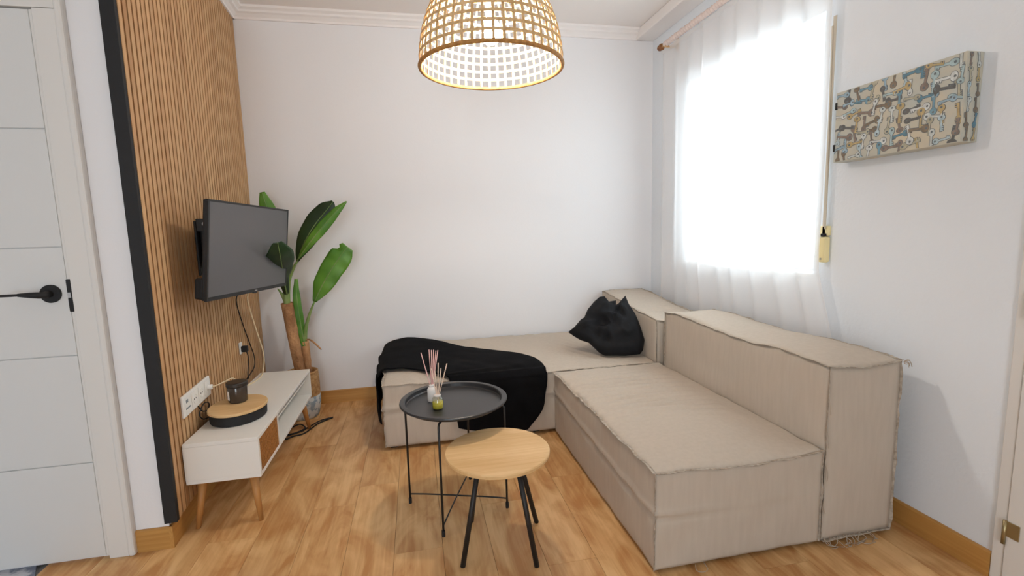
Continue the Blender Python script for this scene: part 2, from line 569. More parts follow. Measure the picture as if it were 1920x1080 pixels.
frame(WY0, WY1, WZ0, WZ1, 0.035, fx0, fx1, 'window_frame', w1)
ym = (WY0 + WY1) / 2
for a, b, xs_ in ((WY0 + 0.036, ym + 0.02, 2.036), (ym - 0.02, WY1 - 0.036, 2.056)):
    frame(a, b, WZ0 + 0.036, WZ1 - 0.036, 0.04, xs_, xs_ + 0.016, 'sash', w1)
    G().box(xs_ + 0.006, xs_ + 0.010, a + 0.0402, b - 0.0402, WZ0 + 0.0762, WZ1 - 0.0762).build('pane', M_glass, w1)
G().box(XR - 0.012, 2.028, WY0 - 0.03, WY1 + 0.03, WZ0 - 0.022, WZ0 - 0.0005).build('window_sill', M_frame, w1, bevel=0.004)

# ------------------------------------------------------------------ slat panel
sp = thing('slat_panel', 'oak slat wall panel with black edge strip beside the white door', 'wall panel', wl(LW / 2, -0.02, 0.12))
ZS0, ZS1 = 0.118, ZC + 0.002
G().obox(P0, T, NW, Z, 0.010, LW - 0.001, -0.0375, -0.012, ZS0, ZS1).build('backing', M_slatback, sp)
G().obox(P0, T, NW, Z, -0.012, 0.0095, -0.044, 0.002, ZS0 - 0.002, ZS1).build('edge_strip', M_blackmatt, sp, bevel=0.0015)
nS = 40
pitch = (LW - 0.012) / nS
sw = pitch * 0.70
gm = G().box(-0.006, 0.006, -sw / 2, sw / 2, 0, ZS1 - ZS0)
slat0 = None
ang = math.atan2(T.x, T.y)
for i in range(nS):
    if slat0 is None:
        o = slat0 = gm.build('slat', M_slat, bevel=0.0012)
    else:
        o = slat0.copy(); col.objects.link(o)
    o.parent = sp
    o.matrix_parent_inverse = Matrix.Translation(-sp.location)
    o.location = wl(0.012 + pitch * (i + 0.5), -0.0058, ZS0)
    o.rotation_euler = (0, 0, -ang)

# ------------------------------------------------------------------ curtain
cr = thing('curtain_rod', 'wooden curtain rod above the window with a carved end', 'curtain rod', (1.80, 2.5, 2.5))
G().tube([(1.80, 3.30, 2.503), (1.80, 1.2, 2.503)], 0.011, 12).build('pole', M_rod, cr, smooth=True)
fin = G()
prf = [(0.004, -0.045), (0.014, -0.040), (0.021, -0.026), (0.017, -0.012), (0.024, 0.0), (0.020, 0.012), (0.012, 0.018)]
fin.tube([(1.80, 3.30 - z, 2.503) for r, z in prf], [r for r, z in prf], 14)
fin.build('finial', M_finial, cr, smooth=True)
for yy in (3.24, 1.3):
    G().box(1.79, XR, yy - 0.008, yy + 0.008, 2.480, 2.4915).build('bracket', M_rod, cr, bevel=0.002)
    G().box(1.885, XR, yy - 0.014, yy + 0.014, 2.46, 2.54).build('wall_plate', M_rod, cr, bevel=0.002)
CY0, CY1 = 1.79, 3.36
ct = thing('curtain', 'sheer white curtain hanging in soft folds across the bright window', 'curtain', (1.835, 2.57, 0.12))
rows = []
nu, nv = 300, 24
for j in range(nv + 1):
    v = j / nv
    z = 2.47 - v * 2.34
    row = []
    for i in range(nu + 1):
        u = i / nu
        ph = u * 58 + 1.6 * nzv(u * 9, 2.3) + 0.5 * nzv(u * 5, v * 1.2, 4)
        amp = 0.010 + 0.009 * (nzv(u * 7, 7.7) + 0.5) + 0.004 * v
        y0_ = CY0 + 0.095 * min(1, max(0, (z - 0.72) / 0.3))
        y = y0_ + (CY1 - y0_) * u + 0.012 * nzv(u * 12, v * 2, 9)
        row.append((1.838 + amp * math.sin(ph) * (0.75 if v < 0.05 else 1), y, z))
    rows.append(row)
G().grid(rows).build('voile', M_sheer, ct, smooth=True, fix=False)
sl = []
for i in range(nu + 1):
    u = i / nu
    yy = CY0 + 0.095 + (3.255 - CY0 - 0.095) * u
    row = []
    for k in range(13):
        t = 2 * math.pi * k / 12
        r_ = 0.0165 + 0.0035 * math.sin(u * 330 + 2 * nzv(u * 60, 3)) + (0.010 * abs(nzv(u * 90, 8)) if k in (2, 3, 4) else 0)
        row.append((1.80 + r_ * math.cos(t), yy, 2.503 + r_ * math.sin(t)))
    sl.append(row)
G().grid(sl).build('rod_sleeve', M_sleeve, ct, smooth=True, fix=False)
G().grid([[(1.815 + (r_[0] - 1.838) * 0.4, min(r_[1], 3.33), 2.486) for r_ in rows[0]], rows[0]]).build('gathered_heading', M_sheer, ct, smooth=True, fix=False)

# roller shutter strap beside the window
st = thing('shutter_strap', 'cream roller shutter strap with its winder beside the window', 'shutter strap', (1.88, 1.905, 1.045))
G().box(1.876, 1.8795, 1.899, 1.915, 1.17, 2.14).build('strap', M_strap, st)
G().obox((1.872, 1.894, 1.2), (1, 0, 0), (0, 1, 0.0), (0, 0.02, 1), 0, 0.002, 0, 0.007, 0, 0.9).build('cord', M_strap, st)
G().box(1.862, XR, 1.884, 1.922, 1.045, 1.165).build('winder', M_winder, st, bevel=0.008)
G().box(1.864, 1.886, 1.891, 1.913, 1.1655, 1.18).build('strap_guide', M_blackmatt, st, bevel=0.002)
G().tube([(1.862, 1.903, 1.062), (1.8595, 1.903, 1.062)], 0.005, 12).build('screw', M_steel, st)
G().box(1.876, XR, 1.885, 1.930, 1.17, 1.215).build('guide_plate', M_winder, st, bevel=0.003)

# ------------------------------------------------------------------ key print box on the right wall
kb = thing('key_print_box', 'wooden wall box covered with a print of old keys', 'wall box', (XR, 1.573, 1.49))
KX, KY0, KY1, KZ0, KZ1 = 1.824, 1.322, 1.824, 1.492, 1.786
M_kboard = mat('key_board', (202, 192, 168), 0.6, rgb2=(178, 186, 182), vscale=9, ramp=(0.3, 0.7))
M_kside = mat('key_board_side', (206, 188, 164), 0.6)
G().box(KX, XR, KY0, KY1, KZ0, KZ1).build('box_body', M_kboard, kb, bevel=0.002)
for z in (1.538, 1.715):
    G().box(KX - 0.003, KX, KY1 - 0.006, KY1 + 0.002, z, z + 0.03).build('hinge', M_blackmatt, kb)
kcols = [mat('key_%d' % i, c, 0.6, var=0.25, vscale=60) for i, c in enumerate(
    [(158, 186, 202), (214, 220, 218), (136, 122, 104), (124, 164, 182), (104, 104, 102), (186, 182, 160), (172, 196, 200), (142, 128, 118), (204, 212, 210), (98, 140, 160), (192, 172, 126), (182, 204, 212)])]
M_kdark = mat('key_outline', (104, 112, 116), 0.6)


def key_shape(kind, s, thick, grow=0.0):
    """flat key lying in the plane (a, b), bow at +b; returns lists of polygons"""
    polys = []
    br = 0.30 * s + grow
    n = 14
    sx_, sy_ = ((1, 1), (1.15, 0.85), (0.85, 1.1))[kind % 3]
    polys.append([(br * sx_ * math.cos(2 * math.pi * k / n), 0.55 * s + br * sy_ * math.sin(2 * math.pi * k / n)) for k in range(n)])
    w = 0.085 * s + grow
    polys.append([(-w, -0.75 * s - grow), (w, -0.75 * s - grow), (w, 0.3 * s), (-w, 0.3 * s)])
    for k in range(2 + kind % 2):
        z0 = -0.72 * s + k * 0.17 * s
        polys.append([(w * 0.8, z0 - grow), (w + 0.13 * s, z0 - grow), (w + 0.13 * s, z0 + 0.09 * s + grow), (w * 0.8, z0 + 0.09 * s + grow)])
    return polys


random.seed(19)


def put_key(fo, fa, fb, fn, a, b, s, rot, kind, lim):
    """key on the face with origin fo, axes fa, fb, outward normal fn"""
    c, sn = math.cos(rot), math.sin(rot)

    def tr(p, h_):
        x_, y_ = p[0] * c - p[1] * sn + a, p[0] * sn + p[1] * c + b
        x_, y_ = min(max(x_, lim[0]), lim[1]), min(max(y_, lim[2]), lim[3])
        return fo + fa * x_ + fb * y_ + fn * h_
    lev = random.uniform(0.0002, 0.0010)
    for dark in (True, False):
        gk = G()
        for q, poly in enumerate(key_shape(kind, s, 0, 0.0018 if dark else 0.0)):
            h_ = lev + (0.0 if dark else 0.0003) + q * 0.00002
            gk.add([tr(p, h_) for p in poly], [tuple(range(len(poly)))])
        if dark:
            par = gk.build('key_motif', M_kdark, kb, fix=False)
        else:
            gk.build('key_fill', kcols[random.randrange(len(kcols))], par, fix=False)
            gh = G()
            hr = 0.10 * s
            gh.add([tr((hr * math.cos(t), 0.62 * s + hr * math.sin(t)), lev + 0.0006) for t in [2 * math.pi * k / 8 for k in range(8)]], [tuple(range(8))])
            gh.build('key_hole', M_kdark, par, fix=False)


fo, fa, fb, fn = Vector((KX, KY1, KZ0)), Vector((0, -1, 0)), Vector((0, 0, 1)), Vector((-1, 0, 0))
W_, H_ = KY1 - KY0, KZ1 - KZ0
for i in range(13):
    for j in range(7):
        a = (i + 0.5 + random.uniform(-.28, .28)) / 13 * W_
        b = (j + 0.5 + random.uniform(-.28, .28)) / 7 * H_
        put_key(fo, fa, fb, fn, a, b, random.uniform(0.034, 0.048), random.choice([0, math.pi, math.pi / 2, -math.pi / 2]) + random.uniform(-.25, .25), random.randrange(3), (0.003, W_ - 0.003, 0.003, H_ - 0.003))
fo2, fa2, fn2 = Vector((KX, KY0, KZ0)), Vector((1, 0, 0)), Vector((0, -1, 0))
W2 = XR - KX
for j in range(6):
    for i in range(2):
        put_key(fo2, fa2, fb, fn2, (0.27 + 0.46 * i + random.uniform(-.05, .05)) * W2, (j + 0.5) / 6 * H_, random.uniform(0.026, 0.034), random.choice([0, math.pi]) + random.uniform(-.2, .2), random.randrange(3), (0.002, W2 - 0.004, 0.003, H_ - 0.003))

# ------------------------------------------------------------------ pendant lamp
LX, LY, LZ, LR = 0.366, 2.15, 1.9406, 0.3094
lamp = thing('pendant_lamp', 'open woven cane pendant lamp with lit bulb hanging from the ceiling', 'lamp', (LX, LY, CEIL))
HT = 0.425


def dome(t):
    """t from 0 at the rim to 1 at the crown: radius, height"""
    a = t * math.pi / 2
    return LR * math.cos(a), HT * math.sin(a)


nrib = 48
for k in range(nrib):
    th = 2 * math.pi * k / nrib
    e = Vector((math.cos(th), math.sin(th), 0)); tn = Vector((-math.sin(th), math.cos(th), 0))
    rowsk = []
    for i in range(17):
        t = i / 16 * 0.90
        r, z = dome(t)
        hw = 0.0056 * (0.3 + 0.7 * r / LR)
        c = Vector((LX, LY, LZ + z)) + e * r
        rowsk.append([c - tn * hw, c + tn * hw])
    G().grid(rowsk).build('rib', M_cane, lamp, solid=0.0028)
for k in range(1, 18):
    t = k / 18.5
    r, z = dome(t)
    r2, z2 = dome(t + 0.017)
    gk = G()
    n = 72
    vs = []
    for i in range(n):
        th = 2 * math.pi * i / n
        for rr, zz_ in ((r + 0.002, z), (r2 + 0.002, z2)):
            vs.append((LX + rr * math.cos(th), LY + rr * math.sin(th), LZ + zz_))
    gk.add(vs, [(2 * i, 2 * ((i + 1) % n), 2 * ((i + 1) % n) + 1, 2 * i + 1) for i in range(n)])
    gk.build('hoop', M_cane, lamp, solid=0.0025)
rim = [(LX + LR * math.cos(t), LY + LR * math.sin(t), LZ) for t in [2 * math.pi * k / 96 for k in range(97)]]
G().tube([(LX + (LR - .001) * math.cos(2 * math.pi * k / 96), LY + (LR - .001) * math.sin(2 * math.pi * k / 96), LZ) for k in range(97)], 0.0085, 8, caps=False).build('rim', M_rim, lamp, smooth=True)
rc, zc_ = dome(0.90)
G().lathe([(rc + 0.004, zc_ - 0.006), (rc + 0.004, zc_ + 0.006), (0.02, HT + 0.01), (0.02, HT)], (LX, LY, LZ), 32).build('crown', M_rim, lamp, smooth=True)
BZ = LZ + 0.145
G().lathe([(0.014, 0.085), (0.019, 0.062), (0.038, 0.036), (0.049, 0.0), (0.0455, -0.020), (0.034, -0.036), (0.018, -0.046), (0.003, -0.049)], (LX, LY, BZ), 28).build('bulb', M_bulb, lamp, smooth=True)
G().lathe([(0.019, 0.07), (0.021, 0.13), (0.012, 0.15)], (LX, LY, BZ), 20).build('lamp_holder', M_plastic, lamp, smooth=True)
G().tube([(LX, LY, BZ + 0.14), (LX, LY, CEIL - 0.02)], 0.0035, 8).build('cord', M_plastic, lamp)
G().lathe([(0.05, 0.0), (0.05, -0.015), (0.02, -0.03)], (LX, LY, CEIL), 28).build('ceiling_rose', M_plastic, lamp)

# ------------------------------------------------------------------ television and its wall mount
aa, tt, rr_ = math.radians(-10.665), math.radians(-6.075), math.radians(-1.357)
fw = Vector((math.cos(aa) * math.cos(tt), math.sin(aa) * math.cos(tt), math.sin(tt)))
rt = Z.cross(fw).normalized(); up = fw.cross(rt)
rt, up = rt * math.cos(rr_) + up * math.sin(rr_), -rt * math.sin(rr_) + up * math.cos(rr_)
TC = Vector((-0.78517, 2.56913, 1.17666))
tv = thing('television', 'flat black television angled out from the slat wall', 'television', TC - up * 0.216 - fw * 0.02)
HW, HH = 0.3675, 0.216
G().obox(TC, rt, up, fw, -HW + 0.009, HW - 0.009, -HH + 0.017, HH - 0.009, -0.004, -0.0005).build('screen', M_screen, tv)
bz = [(-HW, HW, HH - 0.009, HH), (-HW, HW, -HH, -HH + 0.017), (-HW, -HW + 0.009, -HH + 0.017, HH - 0.009), (HW - 0.009, HW, -HH + 0.017, HH - 0.009)]
for a0, a1, b0, b1 in bz:
    G().obox(TC, rt, up, fw, a0, a1, b0, b1, -0.012, 0.0015).build('bezel', M_black, tv, bevel=0.001)
G().obox(TC, rt, up, fw, -HW + 0.002, HW - 0.002, -HH + 0.002, HH - 0.002, -0.024, -0.0122).build('back_cover', M_blackmatt, tv, bevel=0.004)
G().obox(TC, rt, up, fw, -HW + 0.012, HW - 0.012, -HH + 0.004, -HH + 0.095, -0.062, -0.0242).build('electronics_housing', M_blackmatt, tv, bevel=0.008)
G().obox(TC, rt, up, fw, 0.02, 0.042, -HH + 0.005, -HH + 0.011, 0.0015, 0.0022).build('maker_mark', mat('mark_grey', (150, 150, 152), 0.4), tv)
G().obox(TC, rt, up, fw, 0.015, 0.047, -HH - 0.006, -HH, -0.010, 0.0).build('sensor', M_black, tv, bevel=0.001)

wm = thing('tv_wall_mount', 'black metal swing arm mount between the television and the slats', 'tv mount', wl(0.56, 0.0, 1.0))
pc = wl(0.55, 0.0, 1.19)
G().obox(pc, T, NW, Z, -0.045, 0.045, 0.0012, 0.010, -0.13, 0.13).build('wall_plate', M_black, wm, bevel=0.002)
for z in (-0.10, 0.10):
    G().tube([pc + NW * 0.010 + Z * z, pc + NW * 0.017 + Z * z], 0.010, 10).build('bolt', M_steel, wm)
back = TC - fw * 0.068
kn = (pc + NW * 0.075 + T * 0.10)
for z in (-0.055, 0.055):
    G().tube([pc + NW * 0.02 + Z * z, kn + Z * z, back - fw * 0.03 + Z * z * 0.8], 0.011, 10).build('arm', M_black, wm)
G().tube([kn + Z * -0.08, kn + Z * 0.08], 0.016, 14).build('pivot', M_black, wm)
G().tube([pc + NW * 0.022 + Z * -0.09, pc + NW * 0.022 + Z * 0.09], 0.013, 14).build('pivot', M_black, wm)
for a in (-0.10, 0.10):
    G().obox(TC, rt, up, fw, a - 0.012, a + 0.012, -0.115, 0.15, -0.080, -0.0242).build('rail', M_black, wm, bevel=0.002)
G().obox(TC, rt, up, fw, -0.10, 0.10, -0.03, 0.03, -0.10, -0.0805).build('cross_plate', M_black, wm, bevel=0.002)
hk = pc + NW * 0.05 + T * -0.035
G().obox(hk, T, NW, Z, -0.012, 0.012, -0.039, 0.03, 0.08, 0.14).build('tilt_bracket', M_black, wm, bevel=0.003)
G().tube([hk + T * -0.0125 + Z * 0.115, hk + T * -0.018 + Z * 0.115], 0.011, 12).build('bolt', M_steel, wm)

# ------------------------------------------------------------------ TV stand
SX0, SX1, SY0, SY1, SZ0, SZ1 = -0.991, -0.700, 2.115, 3.150, 0.213, 0.391
ts = thing('tv_stand', 'low white media unit on tapered wooden legs below the television', 'tv stand', (-0.85, 2.63, 0))
G().box(SX0, SX1, SY0, SY1, SZ1 - 0.016, SZ1).build('top', M_white, ts, bevel=0.0015)
G().box(SX0, SX1, SY0, SY1, SZ0, SZ0 + 0.016).build('bottom', M_white, ts, bevel=0.0015)
for ya in (SY0, SY1 - 0.016):
    G().box(SX0, SX1, ya, ya + 0.016, SZ0 + 0.0162, SZ1 - 0.0162).build('side_panel', M_white, ts)
G().box(SX0 + 0.002, SX1 - 0.02, SY0 + 0.0162, SY1 - 0.0162, SZ0 + 0.0162, SZ1 - 0.0162)
G().box(SX0 + 0.002, SX0 + 0.008, SY0 + 0.0162, SY1 - 0.0162, SZ0 + 0.0162, SZ1 - 0.0162).build('back_panel', M_white, ts)
G().box(SX0 + 0.009, SX1, 2.402, 2.418, SZ0 + 0.0162, SZ1 - 0.0162).build('divider', M_white, ts)
G().box(SX0 + 0.009, SX1 - 0.03, 2.4182, SY1 - 0.0162, 0.318, 0.326).build('shelf', M_white, ts)
rd = tag(G().box(SX1 - 0.014, SX1 - 0.002, SY0 + 0.0165, 2.4015, SZ0 + 0.0166, SZ1 - 0.0166).build('drawer_front', M_rattan, ts), 'woven rattan drawer front')
for a in range(1, 15):
    y = SY0 + 0.018 + a * 0.0178
    G().box(SX1 - 0.002, SX1 - 0.0008, y - 0.004, y + 0.004, SZ0 + 0.018, SZ1 - 0.018).build('cane_strip', M_rattan, rd)
for tx, ty, fx, fy in ((-0.945, 2.165, -0.978, 2.145), (-0.748, 2.165, -0.726, 2.142), (-0.748, 3.09, -0.726, 3.135), (-0.945, 3.09, -0.975, 3.135)):
    G().tube([(tx, ty, SZ0), (fx, fy, 0.0)], [0.019, 0.0095], 14).build('leg', M_leg, ts, smooth=True)

# round box on the stand, candle on top
rb = thing('lidded_drum', 'round black drum with a wooden lid standing on the media unit', 'storage drum', (-0.862, 2.398, SZ1))
EL = (1.0, 1.15)
G().lathe([(0.112, 0.0), (0.118, 0.004), (0.120, 0.046), (0.116, 0.0478)], (-0.862, 2.393, SZ1), 56, EL[0], EL[1]).build('drum', M_blackmatt, rb, smooth=False, bevel=0.001)
G().lathe([(0.121, 0.048), (0.124, 0.050), (0.124, 0.059), (0.121, 0.061)], (-0.862, 2.393, SZ1), 56, EL[0], EL[1]).build('lid', M_tabletop, rb)
cd = thing('candle', 'dark smoked glass jar candle with lid on the wooden drum', 'candle', (-0.875, 2.437, SZ1 + 0.061))
c0 = (-0.875, 2.437, SZ1 + 0.061)
G().lathe([(0.036, 0.0), (0.042, 0.006), (0.043, 0.075), (0.0415, 0.078)], c0, 36).build('jar', M_smoke, cd, smooth=True)
G().lathe([(0.046, 0.0785), (0.047, 0.082), (0.047, 0.096), (0.044, 0.099), (0.030, 0.100)], c0, 36).build('jar_lid', mat('lid_dark', (46, 40, 36), 0.4), cd, smooth=False, bevel=0.001)
lab = []
for z in (0.018, 0.060):
    lab.append([(c0[0] + 0.0436 * math.cos(t), c0[1] + 0.0436 * math.sin(t), c0[2] + z) for t in [math.radians(195 + k * 5) for k in range(9)]])
G().grid(lab).build('label', M_label, cd, fix=False)

# ------------------------------------------------------------------ sockets and cables
ss = thing('socket_strip', 'long white wall plate of sockets low on the slats', 'socket plate', wl(0.30, 0, 0.487))
G().obox(P0, T, NW, Z, 0.138, 0.462, 0.0015, 0.012, 0.487, 0.580).build('plate', M_plastic, ss, bevel=0.003)
for k in range(4):
    s0 = 0.180 + k * 0.080
    m_ = G().obox(P0, T, NW, Z, s0 - 0.034, s0 + 0.034, 0.0121, 0.0145, 0.499, 0.568).build('socket_insert', M_plastic, ss, bevel=0.002)
    if k == 0:
        G().obox(P0, T, NW, Z, s0 - 0.018, s0 + 0.004, 0.0146, 0.0152, 0.545, 0.558).build('port', M_grey, m_)
        G().obox(P0, T, NW, Z, s0 - 0.024, s0 + 0.026, 0.0146, 0.0152, 0.518, 0.524).build('port_marking', M_grey, m_)
    elif k in (1, 2):
        cpt = wl(s0, 0.0146, 0.5335)
        ringp = [cpt + (T * math.cos(t) + Z * math.sin(t)) * 0.020 for t in [2 * math.pi * i / 24 for i in range(25)]]
        G().tube(ringp, 0.0018, 6, caps=False).build('socket_ring', M_plastic, m_, smooth=True)
        for d_ in (-0.0095, 0.0095):
            G().tube([cpt + T * d_, cpt + T * d_ + NW * 0.0008], 0.0032, 8).build('socket_hole', M_blackmatt, m_)
pk = wl(0.42, 0.0146, 0.5335)
cc = thing('cream_cable', 'cream cable plugged into the long socket plate behind the candle', 'cable', pk)
G().tube([pk, pk + NW * 0.02], 0.012, 16).build('plug', M_plastic, cc, bevel=0.002)
G().tube(catmull([pk + NW * 0.02, pk + NW * 0.035 + T * 0.02, pk + T * 0.09 + NW * 0.05 - Z * 0.004, wl(0.66, 0.055, 0.5), wl(0.80, 0.05, 0.43), wl(0.9, 0.045, 0.397)], 26), 0.0034, 8).build('flex', M_cream, cc, smooth=True)

s2 = thing('wall_socket', 'small white socket with a black plug on the slats', 'socket plate', wl(1.02, 0, 0.55))
G().obox(P0, T, NW, Z, 1.005, 1.045, 0.0015, 0.010, 0.545, 0.615).build('plate', M_plastic, s2, bevel=0.003)
bc = thing('plug_cable', 'black plug and flex in the small socket above the unit', 'cable', wl(1.025, 0.01, 0.56))
G().obox(P0, T, NW, Z, 1.012, 1.038, 0.0102, 0.045, 0.556, 0.592).build('plug', M_blackmatt, bc, bevel=0.004)
G().tube(catmull([wl(1.025, 0.035, 0.558), wl(1.028, 0.04, 0.53), wl(1.04, 0.035, 0.48), wl(1.03, 0.03, 0.42), wl(1.0, 0.04, 0.397)], 22), 0.0032, 8).build('flex', M_blackmatt, bc, smooth=True)
b2 = TC - fw * 0.05 + up * -0.2165
k1 = thing('tv_cable_black', 'thin black cable running down from the television', 'cable', wl(1.1, 0.02, 0.9))
G().tube(catmull([b2 + rt * -0.03, wl(0.98, 0.05, 0.93), wl(1.01, 0.012, 0.87), wl(1.10, 0.008, 0.72), wl(1.22, 0.008, 0.56), wl(1.27, 0.012, 0.47), wl(1.22, 0.02, 0.41), wl(1.0, 0.03, 0.397)], 40), 0.0032, 8).build('flex', M_blackmatt, k1, smooth=True)
k2 = thing('tv_cable_cream', 'cream cable looping down from the television to the media unit', 'cable', wl(1.1, 0.02, 0.9))
G().tube(catmull([b2 + rt * 0.10, wl(1.09, 0.06, 0.90), wl(1.12, 0.045, 0.84), wl(1.18, 0.06, 0.66), wl(1.2, 0.085, 0.5), wl(1.14, 0.09, 0.41), wl(1.0, 0.10, 0.396), wl(0.85, 0.07, 0.397)], 40), 0.004, 8).build('flex', M_cream, k2, smooth=True)
k3 = thing('short_cable', 'small black cable loop hanging under the long socket plate', 'cable', wl(0.34, 0.01, 0.47))
G().tube(catmull([wl(0.30, 0.008, 0.487), wl(0.33, 0.012, 0.45), wl(0.40, 0.012, 0.43), wl(0.42, 0.012, 0.455), wl(0.36, 0.012, 0.475), wl(0.29, 0.014, 0.45), wl(0.33, 0.014, 0.41), wl(0.40, 0.02, 0.397)], 40), 0.0026, 8).build('flex', M_blackmatt, k3, smooth=True)
k4 = thing('floor_cable', 'tangled black cable on the floor by the plant pot', 'cable', (-0.72, 3.2, 0))
G().tube(catmull([(-0.86, 3.06, .005), (-0.80, 3.08, .005), (-0.74, 3.15, .005), (-0.68, 3.25, .005), (-0.61, 3.285, .006), (-0.63, 3.262, .006), (-0.69, 3.19, .006), (-0.74, 3.06, .006), (-0.80, 3.03, .005), (-0.84, 3.0, .005), (-0.86, 3.1, .012), (-0.80, 3.2, .012), (-0.75, 3.09, .013), (-0.90, 3.02, .005)], 70), 0.0042, 8).build('flex', M_blackmatt, k4, smooth=True)

# ------------------------------------------------------------------ banana plant
PX, PY = -0.808, 3.375
pt = thing('basket_pot', 'seagrass basket with a pale painted lower half holding the plant', 'plant pot', (PX, PY, 0))
G().lathe([(0.088, 0.0), (0.100, 0.02), (0.112, 0.08), (0.115, 0.155)], (PX, PY, 0), 36).build('painted_half', M_basketw, pt, smooth=True)
up_prof = []
for i in range(13):
    z = 0.156 + i * 0.0135
    r = 0.115 + 0.004 * math.sin(i * math.pi) - 0.00006 * (i - 3) ** 2
    up_prof += [(r - 0.003, z - 0.0065), (r, z)]
G().lathe(up_prof + [(0.10, 0.322), (0.092, 0.30), (0.090, 0.285)], (PX, PY, 0), 36).build('woven_half', M_basket, pt, smooth=True)
G().lathe([(0.088, 0.280), (0.088, 0.290), (0.01, 0.297)], (PX, PY, 0), 24).build('soil', M_soil, pt)

bp_ = thing('banana_plant', 'tall banana plant with broad green leaves beside the television', 'plant', (PX, PY, 0.29))


def wob(pts, r0, r1, n, seed):
    P = catmull(pts, n)
    return P, [r0 + (r1 - r0) * i / (n - 1) + 0.003 * nzv(i * 0.9, seed) for i in range(n)]


P_, R_ = wob([(-0.80, 3.36, 0.28), (-0.815, 3.35, 0.42), (-0.83, 3.33, 0.62), (-0.842, 3.31, 0.80)], 0.034, 0.037, 22, 1.0)
G().tube(P_, R_, 16).build('trunk', M_trunk, bp_, smooth=True)
P_, R_ = wob([(-0.765, 3.38, 0.28), (-0.762, 3.37, 0.42), (-0.762, 3.36, 0.53)], 0.027, 0.025, 14, 5.0)
G().tube(P_, R_, 14).build('trunk', M_trunk, bp_, smooth=True)


def leaf(name, mid, widths, side, m, fold=0.25, n=22, curl=0.0, parent=None, wave=0.004, seed=0.0, notch=0.0, lw=1.0, rw=1.0):
    """mid: midrib points; widths: half widths along it; side: direction of the blade's spread"""
    P = catmull(mid, n)
    Ws = catmull([(w, 0, 0) for w in widths], n)
    rows_ = []
    for i, p in enumerate(P):
        d = (P[min(i + 1, n - 1)] - P[max(i - 1, 0)]).normalized()
        s_ = Vector(side) - d * Vector(side).dot(d)
        s_.normalize()
        nn = d.cross(s_)
        w = max(Ws[i].x, 0.0005)
        row = []
        for k in range(-5, 6):
            q = k / 5
            ww = w * (lw if q < 0 else rw)
            if notch and q < -0.5 and abs(i / n - 0.78) < 0.05: ww *= 1 - notch
            off = nn * (abs(q) ** 1.3 * ww * fold + wave * math.sin(i * 1.3 + seed) * abs(q) + curl * q * q * w)
            row.append(p + s_ * (q * ww) + off)
        rows_.append(row)
    o = G().grid(rows_).build(name, m, parent or bp_, smooth=True, solid=0.0016, fix=False)
    G().tube([p + Vector((0, -0.001, 0)) for p in P], [0.0045 * (1 - 0.75 * i / n) for i in range(n)], 6).build('midrib', M_stem, o, smooth=True)
    return o


# leaf leaning over the screen, its shaded side painted dark
leaf('leaf', [(-0.828, 3.28, 0.86), (-0.800, 3.12, 0.97), (-0.745, 2.90, 1.05), (-0.704, 2.72, 1.13), (-0.690, 2.64, 1.205)],
     [0.016, 0.034, 0.062, 0.070, 0.020], (0.85, 0.5, 0.1), M_leaf_shade, fold=0.25, seed=1)
# folded upper leaf: shaded half painted dark, and bright half
leaf('leaf', [(-0.757, 3.30, 1.065), (-0.705, 3.30, 1.185), (-0.63, 3.29, 1.30), (-0.548, 3.285, 1.395), (-0.505, 3.28, 1.448)],
     [0.006, 0.055, 0.074, 0.062, 0.010], (0.8, -0.15, -0.6), M_leaf_shade, fold=0.15, seed=2)
leaf('leaf', [(-0.748, 3.275, 1.08), (-0.665, 3.255, 1.185), (-0.572, 3.245, 1.29), (-0.478, 3.245, 1.39), (-0.417, 3.25, 1.445)],
     [0.003, 0.026, 0.036, 0.024, 0.004], (0.75, 0.0, -0.65), M_leaf, fold=0.3, seed=3)
# bright leaf on the right
leaf('leaf', [(-0.672, 3.31, 0.80), (-0.616, 3.29, 0.90), (-0.545, 3.275, 1.01), (-0.478, 3.265, 1.10), (-0.432, 3.26, 1.155)],
     [0.012, 0.060, 0.074, 0.074, 0.040], (0.80, -0.1, -0.58), M_leaf, fold=0.12, seed=4, notch=0.35)
# narrow upright leaf and the tip behind the television
leaf('leaf', [(-0.760, 3.34, 0.50), (-0.772, 3.33, 0.65), (-0.780, 3.32, 0.82), (-0.775, 3.32, 0.955)], [0.020, 0.026, 0.024, 0.010], (0.9, 0.4, 0), M_leaf, fold=0.5, seed=5)
leaf('leaf', [(-0.842, 3.33, 0.92), (-0.885, 3.40, 1.15), (-0.935, 3.43, 1.38), (-0.965, 3.43, 1.525)], [0.010, 0.045, 0.055, 0.016], (0.9, 0.1, 0.3), M_leaf, fold=0.2, seed=6)
# stalks and sheaths
for pts, r0, r1 in (([(-0.838, 3.31, 0.78), (-0.82, 3.30, 0.93), (-0.785, 3.30, 1.02), (-0.755, 3.30, 1.07)], 0.017, 0.006),
                    ([(-0.842, 3.31, 0.78), (-0.842, 3.30, 0.88), (-0.828, 3.28, 0.92)], 0.020, 0.012),
                    ([(-0.844, 3.315, 0.79), (-0.865, 3.30, 0.86), (-0.885, 3.29, 0.90)], 0.014, 0.003),
                    ([(-0.765, 3.36, 0.51), (-0.745, 3.34, 0.62), (-0.71, 3.325, 0.72), (-0.672, 3.31, 0.80)], 0.016, 0.005),
                    ([(-0.84, 3.31, 0.80), (-0.815, 3.30, 0.95), (-0.81, 3.30, 1.10)], 0.013, 0.010),
                    ([(-0.842, 3.31, 0.80), (-0.845, 3.32, 0.90), (-0.842, 3.33, 0.94)], 0.016, 0.010)):
    P_ = catmull(pts, 12)
    G().tube(P_, [r0 + (r1 - r0) * i / 11 for i in range(12)], 10).build('stalk', M_stem, bp_, smooth=True)
